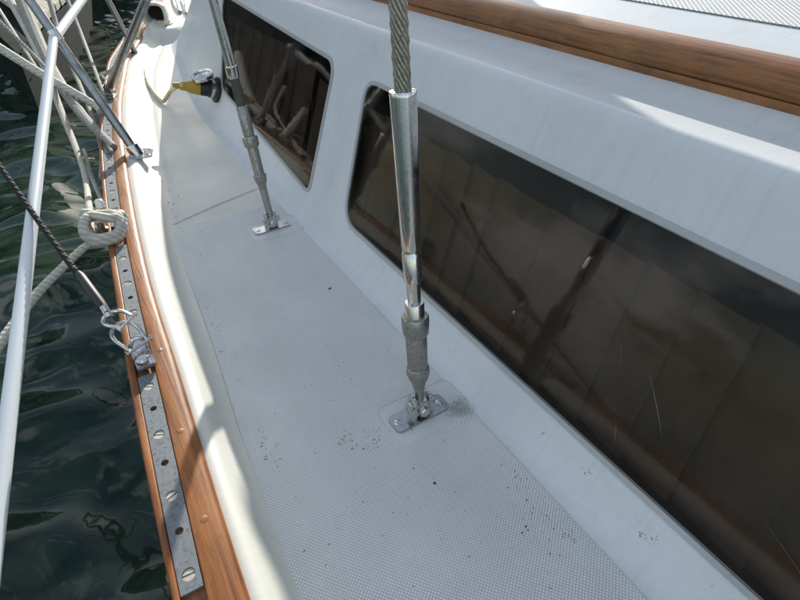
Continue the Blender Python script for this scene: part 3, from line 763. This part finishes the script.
rope_thing('thin pale line along the left edge of the thick dock line', [atd(-3, 6, D + 1.2), atd(20, 42, D + .9), atd(46, 84, D + .7), atd(74, 138, D + .4), atd(79, 158, D + .35)], [(0, 3), (1, 2.5)], M_rope, group='dock lines')
rope_thing('thin grey line crossing the white lifeline near the top left corner', [atd(-4, 18, D + .5), atd(44, 66, D + .42), atd(96, 128, D + .1), atz(112, 152, .05)], [(0, 3.5), (1, 3.5)], M_rope_g, group='dock lines')
rope_thing('thin line running steeply from the top edge down to the square clamp', [atd(66, -4, D + 1.), atd(82, 36, D + .8), atd(100, 84, D + .3), atz(107, 104, .05)], [(0, 3.5), (1, 3)], M_rope_g, group='dock lines')
rope_thing('short pale line looping beside the stanchion above the water', [atd(84, 150, D + .2), atd(90, 172, D + .12), atd(97, 190, D + .06), atz(103, 204, .05)], [(0, 4), (1, 4)], M_rope, group='dock lines')
# knot: coil on the track
kc = atz(103.5, 229, RZ + .018); kr = .032
kn = empty('rope_coil', 'round coil of white rope hitched to the toe rail above the water', 'rope', kc)
path = []
ax = (Vector((.10, -.42, .9))).normalized(); R = frame(ax); rr_ = .0085
for i in range(150):
    t = i / 149; a = .6 + t * 2 * PI * 2.15
    rr = kr * (1.0 - .42 * max(0, t - .5)); h = .012 * t + .003 * math.sin(3 * a)
    path.append(kc + R @ Vector((rr * math.cos(a), rr * 1.05 * math.sin(a), h)))
mb = MB(); mb.tube(path, rr_, 12); part(mb, 'coil', M_rope, kn)
mb = MB(); pth = spline([atz(90, 236, RZ + .014), atz(84, 214, RZ + .03), atz(97, 216, RZ + .04), atz(112, 218, RZ + .036), atz(122, 214, RZ + .02), atz(123, 226, RZ + .005)], 10); mb.tube(pth, rr_ * .95, 12)
part(mb, 'turn', M_rope, kn)
mb = MB(); lathe(mb, atz(104, 234, RZ - .002), Vector((0, 0, 1)), [(0, .010), (.012, .010), (.014, .007), (.02, .007), (.022, .005)], 18); part(mb, 'eye_bolt', M_steel, kn)
mb = MB(); lathe(mb, atz(101, 208, RZ + .025), Vector((0, .3, 1)), [(0, .008), (.014, .008), (.017, .005)], 16); part(mb, 'end_cap', M_vinyl, kn)
rope_thing('white rope falling from the coil towards the lower left over the water', [atz(95, 243, RZ + .005), atd(86, 246, depth(kc) - .0), atd(60, 270, depth(kc) - .02), atd(35, 296, depth(kc) - .05), atd(10, 330, depth(kc) - .1), atd(-20, 372, depth(kc) - .15)], [(0, 7), (.3, 7.5), (1, 11)], M_rope, group='dock lines')

# shackle, slider and black line
sc_ = atz(143, 355, RZ); Rz = Matrix.Rotation(.05, 3, 'Z')
sl = empty('track_slider', 'polished slider with a bow shackle clamped on the track', 'shackle', sc_)
mb = MB(); wS = XR(sc_.y) - XL(sc_.y); cS = Vector(((XR(sc_.y) + XL(sc_.y)) / 2, sc_.y, RZ))
mb.box(cS + Vector((0, -.004, .0045)), (wS * 1.04, .062, .007), Rz, .0016); part(mb, 'slider_body', M_plate, sl)
mb = MB(); lathe(mb, cS + Vector((-.001, -.026, .008)), Vector((0, 0, 1)), [(0, .0085), (.006, .0085), (.0085, .006), (.0085, .002)], 20); part(mb, 'stop_knob', M_steel, sl)
mb = MB(); e = cS + Vector((0, .012, .008)); mb.tube([e + Vector((.010 * math.cos(a), 0, .014 * math.sin(a))) for a in np.linspace(0, PI, 14)], .0032, 10); part(mb, 'eye', M_steel, sl)
def ubolt(c, a, b, w, ln, r, name):    # bow shackle: a = pin direction, b = towards bow
    mb = MB(); a = a.normalized(); b = b.normalized()
    pts = [c + a * w / 2, c + a * w * .62 + b * ln * .5] + [c + b * (ln * .66 + w * .55 * math.sin(t)) + a * w * .62 * math.cos(t) for t in np.linspace(.1, PI - .1, 10)] + [c - a * w * .62 + b * ln * .5, c - a * w / 2]
    mb.tube(spline(pts, 4), r, 10); part(mb, name, M_steel, sl)
    mb = MB(); lathe(mb, c - a * w * .75, a, [(0, r * 1.6), (r * .9, r * 1.6), (r, r * .9), (w * 1.4, r * .9), (w * 1.42, r * 1.9), (w * 1.5, r * 1.9)], 12); part(mb, 'pin', M_steel, sl)
pA = atz(139, 346, RZ + .016); pB = atd(110, 318, depth(pA) - .015)
ubolt(pA, Vector((.9, .35, .1)), pB - pA, .026, (pB - pA).length * .74, .0025, 'shackle_bow')
pC = atd(127, 322, depth(pA) - .02); 
ubolt(pC, Vector((.7, .3, .3)), atd(106, 316, depth(pA) - .02) - pC, .020, .028, .0024, 'small_shackle_bow')
mb = MB(); mb.tube([atd(109, 317, depth(pA) - .02), atd(103, 306, depth(pA) - .02)], .005, 12); part(mb, 'pin_head', M_steel, sl)
# black twisted line from shackle up to the left
b0, b1_ = atd(106, 311, depth(pA) - .02), atd(-14, 146, depth(pA) + .18)
bl = empty('black_line', 'black twisted line made fast to the shackle on the rail', 'line', b0)
dB = (b1_ - b0); R = frame(dB)
mb = MB()
for k in range(3):
    pts = []
    for i in range(260):
        t = i / 259; a = 2 * PI * t * 22 + 2 * PI * k / 3
        sag = Vector((0, 0, -.012 * math.sin(PI * t)))
        pts.append(b0 + dB * t + sag + R @ Vector((.0022 * math.cos(a), .0022 * math.sin(a), 0)))
    mb.tube(pts, .0024, 7)
part(mb, 'twisted_rope', M_rope_k, bl)
mb = MB(); mb.tube([b0 - dB * .01, b0 + dB * .03, b0 + dB * .17, b0 + dB * .19], [.0035, .0068, .0062, .004], 12); part(mb, 'whipping', M_black, bl)

# ------------------------------------------------------------------ deck vent / fairlead far forward
vc = atz(160, 24, STEP); print('vent', vc)
vt = empty('cowl_vent', 'cream plastic cowl vent with dark opening on the foredeck', 'vent', vc)
mb = MB(); dirv = Vector((-.45, -.9, 0)).normalized(); R = Matrix((dirv.cross(Vector((0, 0, 1))), -dirv, Vector((0, 0, 1)))).transposed()
rs = []
for i in range(13):
    t = i / 12; a = t * PI / 2
    cpt = Vector((0, .05 * math.cos(a) - .03, .035 + .035 * math.sin(a)))
    pass
rings = []
for t, w_, h_, y_, z_ in ((0, .05, .045, -.065, .05), (.02, .058, .052, -.066, .05), (.04, .06, .054, -.05, .05), (.3, .056, .052, -.02, .049), (.7, .05, .046, .02, .044), (.95, .036, .03, .05, .034), (1, .01, .01, .06, .03)):
    rings.append([vc + R @ Vector((w_ * math.copysign(abs(math.cos(a)) ** .6, math.cos(a)), y_, z_ + h_ * math.copysign(abs(math.sin(a)) ** .6, math.sin(a)))) for a in np.linspace(0, 2 * PI, 24, endpoint=False)])
ir = [[vc + R @ Vector((w_ * math.copysign(abs(math.cos(a)) ** .6, math.cos(a)), y_, .05 + h_ * math.copysign(abs(math.sin(a)) ** .6, math.sin(a)))) for a in np.linspace(0, 2 * PI, 24, endpoint=False)] for w_, h_, y_ in ((.046, .041, -.0645), (.043, .038, -.05), (.04, .035, .0))]
mb.rings(ir[::-1] + rings, True); part(mb, 'hood', M_creamp, vt, angle=50)
mb = MB(); lathe(mb, vc, Vector((0, 0, 1)), [(0, .062), (.006, .062), (.008, .055), (.02, .05)], 24); part(mb, 'base', M_creamp, vt)
mb = MB(); mb.rings([[vc + R @ Vector((.0395 * math.cos(a), -.01, .05 + .034 * math.sin(a))) for a in np.linspace(0, 2 * PI, 20, endpoint=False)], [vc + R @ Vector((.0395 * math.cos(a), -.008, .05 + .034 * math.sin(a))) for a in np.linspace(0, 2 * PI, 20, endpoint=False)]]); part(mb, 'opening', M_hole, vt)
# lines at the foredeck
for i, (xa, xb, lab) in enumerate(((172, 180, 'short grey steel line left of its twin at the top of the deck'), (183, 187, 'short grey steel line nearest the cabin at the top of the deck'))):
    p, q = atz(xb, 12 + i * 2, STEP + .01), atd(xa, -14, 3.4)
    mb = MB(); mb.tube([p, q], .011, 8); o = mb.build('forestay_line', M_pole, None); tag(o, lab, 'line', 'lines on the foredeck')

# ------------------------------------------------------------------ dock
def dock_mat(name, c1, c2, c3, sc_=(2, 18, 2)):
    m, nt, b = mat(name, c1, .9, 0, .08); v = coords(nt, sc_)
    n1 = noise(nt, v, 3, 7, .65); n2 = noise(nt, coords(nt), 3.5, 5, .6)
    c = ramp(nt, n1, (.35, c1), (.65, c2)); c = mixc(nt, ramp(nt, n2, (.45, (0, 0, 0)), (.68, (.8,) * 3)), c, c3)
    L(nt, c, b.inputs['Base Color']); bump(nt, b, n1, .5, .01); return m
M_plank = dock_mat('weathered_plank', (.46, .42, .33), (.62, .57, .46), (.36, .33, .26), (3, 3, 3))
M_fascia = dock_mat('mossy_shaded_fascia', (.006, .012, .010), (.022, .030, .022), (.003, .008, .007))  # mossy boards, colour darkened further to stand in for shade
M_pile = dock_mat('old_timber', (.13, .12, .10), (.22, .20, .16), (.07, .07, .06))
cor = atz(44, 123, WZ); e1 = atz(107, 0, WZ); e2 = atz(-6, 64, WZ)
dA = (e1 - cor).normalized(); dB_ = (e2 - cor).normalized()
print('dock', cor, e1, e2, dA, dB_)
dock = empty('dock', 'weathered timber dock corner with mossy, shade-darkened fascia above the water', 'dock', cor)
DZ = -.24
def quadbox(mb, o_, a, la, b, lb, z0, z1):
    P = [o_, o_ + a * la, o_ + a * la + b * lb, o_ + b * lb]
    mb.add([(p.x, p.y, z0) for p in P] + [(p.x, p.y, z1) for p in P], [(0, 1, 2, 3), (4, 5, 6, 7), (0, 1, 5, 4), (1, 2, 6, 5), (2, 3, 7, 6), (3, 0, 4, 7)])
LA, LB = 9.0, 6.0
for k in range(3):      # three fascia boards, stacked
    z0 = WZ - .05 + k * .165; mb = MB(); quadbox(mb, cor - dA * .0 + dA * 0, dA, LA, dB_, .06 + .0, z0, z0 + .155); part(mb, 'fascia_board', M_fascia, dock, smooth=False)
    mb = MB(); quadbox(mb, cor + dA * .062 + dB_ * .002, dB_, LB, dA, .06, z0, z0 + .155); part(mb, 'fascia_board', M_fascia, dock, smooth=False)
mb = MB(); quadbox(mb, cor + (dA + dB_) * .13, dA, LA - .2, dB_, LB - .2, WZ - .1, DZ - .08); part(mb, 'core', M_fascia, dock, smooth=False)
nP = 40
for k in range(nP):
    if k * .155 > LA - 1.9: break
    mb = MB(); j_ = random.uniform(-.03, .03); quadbox(mb, cor - dB_ * (.03 + j_) + dA * (.155 * k + .9), dA, .143, dB_, 2.4, DZ - .05, DZ + random.uniform(-.004, .004)); part(mb, 'plank', M_plank, dock, smooth=False)
# unseen boat, added so that the far water reflects a dark hull
M_navy = mat('navy_hull', (.006, .009, .013), .3)[0]
nb = empty('added_dark_boat', 'dark hulled boat added beyond the bow to darken the water reflections', 'boat', (5, 14, WZ))
mb = MB(); rings = []
for t, w_ in ((0, .1), (.08, .9), (.25, 1.6), (.6, 1.9), (1, 1.5)):
    c = Vector((-2 + 12 * t, 14.5, 0)); rings.append([c + Vector((0, a * w_, z)) for a, z in ((-.5, WZ - .3), (-.9, WZ + .3), (-1, WZ + 1.5), (1, WZ + 1.5), (.9, WZ + .3), (.5, WZ - .3))])
mb.rings(rings); part(mb, 'hull', M_navy, nb)
mb = MB(); mb.box((4.5, 14.5, WZ + 1.7), (5, 2, .5), None, .1); part(mb, 'coachroof', M_cab, nb)

bh = empty('added_boathouse', 'dark timber shed added out of view to darken the water reflections', 'building', (-2, 15, WZ))  # unseen shed, added to blacken the reflections in the far water
M_shed = dock_mat('tarred_boards', (.012, .013, .013), (.03, .03, .028), (.01, .012, .012), (6, 6, 1))
for k in range(44):
    mb = MB(); mb.box((-9.5 + k * .25, 15.0 + .012 * (k % 2), 1.9), (.242, .04, 5.6)); part(mb, 'board', M_shed, bh, smooth=False)
mb = MB(); mb.add([(-9.8, 14.6, 4.6), (1.7, 14.6, 4.6), (1.7, 18, 6.6), (-9.8, 18, 6.6), (-9.8, 14.6, 4.72), (1.7, 14.6, 4.72), (1.7, 18, 6.72), (-9.8, 18, 6.72)], [(0, 1, 2, 3), (4, 5, 6, 7), (0, 1, 5, 4), (1, 2, 6, 5), (2, 3, 7, 6), (3, 0, 4, 7)]); part(mb, 'roof', M_shed, bh, smooth=False)
mb = MB(); mb.box((-4, 14.94, 0.9), (2.6, .06, 3.2)); part(mb, 'door', M_pile, bh, smooth=False)
# ------------------------------------------------------------------ bits of dirt on the deck
mb = MB(); rd = random.Random(11)
spots = [(125 + 225, 440, 10, 22), (250, 440, 16, 26), (345, 355, 3, 60), (520, 500, 10, 40), (545, 540, 16, 50), (330, 300, 6, 90), (205, 250, 10, 30), (165, 200, 14, 26), (330, 520, 8, 90), (420, 480, 8, 60), (250, 455, 14, 18), (205, 320, 14, 26), (215, 350, 12, 18)]
spots += [(190 + 8 * k, 300 + 26 * k, 12, 16) for k in range(6)] + [(168 + 4 * k, 180 + 24 * k, 4, 10) for k in range(4)]
for cx_, cy_, n_, sp_ in spots:
    for _ in range(n_):
        px, py = cx_ + rd.gauss(0, sp_ * .4), cy_ + rd.gauss(0, sp_ * .4); p = atz(px, py, .0025)
        if p.x > .33 or p.x < XI(p.y) + .062: continue
        r = rd.uniform(.0003, .0009) * (1 if rd.random() < .93 else 2); a = rd.uniform(0, PI); el_ = rd.uniform(.8, 2.6)
        R = Matrix.Rotation(a, 3, 'Z'); zt = .0020
        q = [Vector((r * el_ * math.cos(t), r * math.sin(t), 0)) for t in np.linspace(0, 2 * PI, 6, endpoint=False)]
        mb.add([R @ (v * rd.uniform(.6, 1.3)) + Vector((p.x, p.y, zt - .0012)) for v in q] + [R @ (v * .7) + Vector((p.x, p.y, zt + r * .6)) for v in q], [tuple(range(6, 12))] + [(i, (i + 1) % 6, (i + 1) % 6 + 6, i + 6) for i in range(6)])
M_dirt = mat('dark_debris', (.035, .028, .02), .8)[0]
o = mb.build('deck_debris', M_dirt, None, smooth=False); tag(o, 'scattered dark crumbs of dirt on the side deck', 'debris', kind='stuff')

# ground-in scuffs: dense fields of tiny grey flecks
def scuffs(name, label, spec, m, rmin, rmax, seed):
    mb = MB(); rd = random.Random(seed)
    for px0, py0, n_, sx_, sy_, sl_ in spec:
        for _ in range(n_):
            g = rd.gauss(0, 1); px, py = px0 + g * sx_, py0 + rd.gauss(0, 1) * sy_ + g * sl_; p = atz(px, py, .0)
            if p.x > .345 or p.x < XI(p.y) + .062: continue
            r = rd.uniform(rmin, rmax); e_ = rd.uniform(.7, 2.5); R = Matrix.Rotation(rd.uniform(0, PI), 3, 'Z')
            q = [Vector((r * e_ * math.cos(t), r * math.sin(t), 0)) * rd.uniform(.6, 1.2) for t in np.linspace(0, 2 * PI, 5, endpoint=False)]
            mb.add([R @ v + Vector((p.x, p.y, .00215 + .0002 * rd.random())) for v in q], [tuple(range(5))])
    o = mb.build(name, m, None, smooth=False); tag(o, label, name.split('_')[-1], kind='stuff')
scuffs('dark_scuff', 'black ground in scuff marks on the non skid deck', [(243, 446, 90, 5, 7, 2), (262, 462, 50, 10, 6, 1), (345, 441, 30, 4, 5, 1), (372, 446, 26, 5, 4, 0), (375, 432, 10, 4, 3, 0), (520, 480, 25, 18, 4, 16), (560, 528, 30, 14, 3, 13), (335, 362, 8, 3, 8, 0), (215, 352, 25, 4, 20, 2), (205, 325, 25, 4, 12, 3)], M_dirt, .0002, .0007, 4)
M_scuff = mat('grey_scuff', (.36, .36, .35), .7)[0]
scuffs('grey_scuff', 'pale grey worn stains on the side deck', [(459, 409, 520, 7, 5, 0), (250, 455, 160, 14, 12, 4), (440, 350, 50, 10, 6, 6), (205, 330, 120, 8, 30, 8), (235, 410, 90, 6, 22, 5), (300, 330, 60, 60, 60, 0), (400, 520, 90, 90, 50, 0), (220, 200, 40, 30, 20, 0)], M_scuff, .0003, .0009, 9)

# scuffs and hairline cracks on the cabin side and roof edge
GY = np.linspace(-.2, 2.2, 260); GS = np.linspace(SL[4], SL[14], 130)
gp = np.array([[tuple(cab(Y, q)) for q in GS] for Y in GY]); gc = (gp - np.array([0, 0, H])) @ CM; gx = 400 - F * gc[..., 0] / gc[..., 2]; gy = 300 + F * gc[..., 1] / gc[..., 2]
def on_cab(px, py):
    i, j = np.unravel_index(np.argmin((gx - px) ** 2 + (gy - py) ** 2), gx.shape); return float(GY[i]), float(GS[j])
def cab_marks(name, label, spec, m, rmin, rmax, seed):
    mb = MB(); rd = random.Random(seed)
    for px0, py0, n_, sx_, sy_, sl_ in spec:
        Y0, S0 = on_cab(px0, py0); Ya, Sa = on_cab(px0 + sx_, py0 + sl_)
        for _ in range(n_):
            g = rd.gauss(0, .7); Y = Y0 + (Ya - Y0) * g + rd.gauss(0, .0006 * sy_); q_ = S0 + (Sa - S0) * g + rd.gauss(0, .0006 * sy_)
            if any(inside((Y, q_), grow(w_, .008)) for w_ in (win1, win2)): continue
            r = rd.uniform(rmin, rmax); th = rd.uniform(0, PI); e_ = rd.uniform(.8, 2.2)
            p0 = cab(Y, q_); tu = (cab(Y + .001, q_) - p0).normalized(); tv = (cab(Y, q_ + .001) - p0).normalized(); nn = tu.cross(tv)
            if nn.x > 0 and nn.z < 0 or nn.z < -.2: nn = -nn
            if nn.dot(Vector((-.9, 0, .6))) < 0: nn = -nn
            vs_ = []
            for t in np.linspace(0, 2 * PI, 5, endpoint=False):
                a_, b_ = r * e_ * math.cos(t), r * math.sin(t); vs_.append(p0 + tu * (a_ * math.cos(th) - b_ * math.sin(th)) + tv * (a_ * math.sin(th) + b_ * math.cos(th)) + nn * .0004)
            mb.add(vs_, [tuple(range(5))])
    o = mb.build(name, m, None, smooth=False); tag(o, label, name.split('_')[-1], kind='stuff')
cab_marks('dark_scuff', 'thin black crack and dark specks at the edge of the cabin roof', [(368, 25, 34, 18, .4, -3), (356, 28, 12, 2, 1.5, 1), (416, 16, 20, 5, 3, 3), (425, 28, 8, 4, 3, 1), (460, 51, 6, 3, 2, 1), (640, 534, 14, 12, 3, 4), (542, 432, 10, 3, 2, -4), (585, 470, 8, 12, 4, 4)], M_dirt, .0002, .0006, 31)
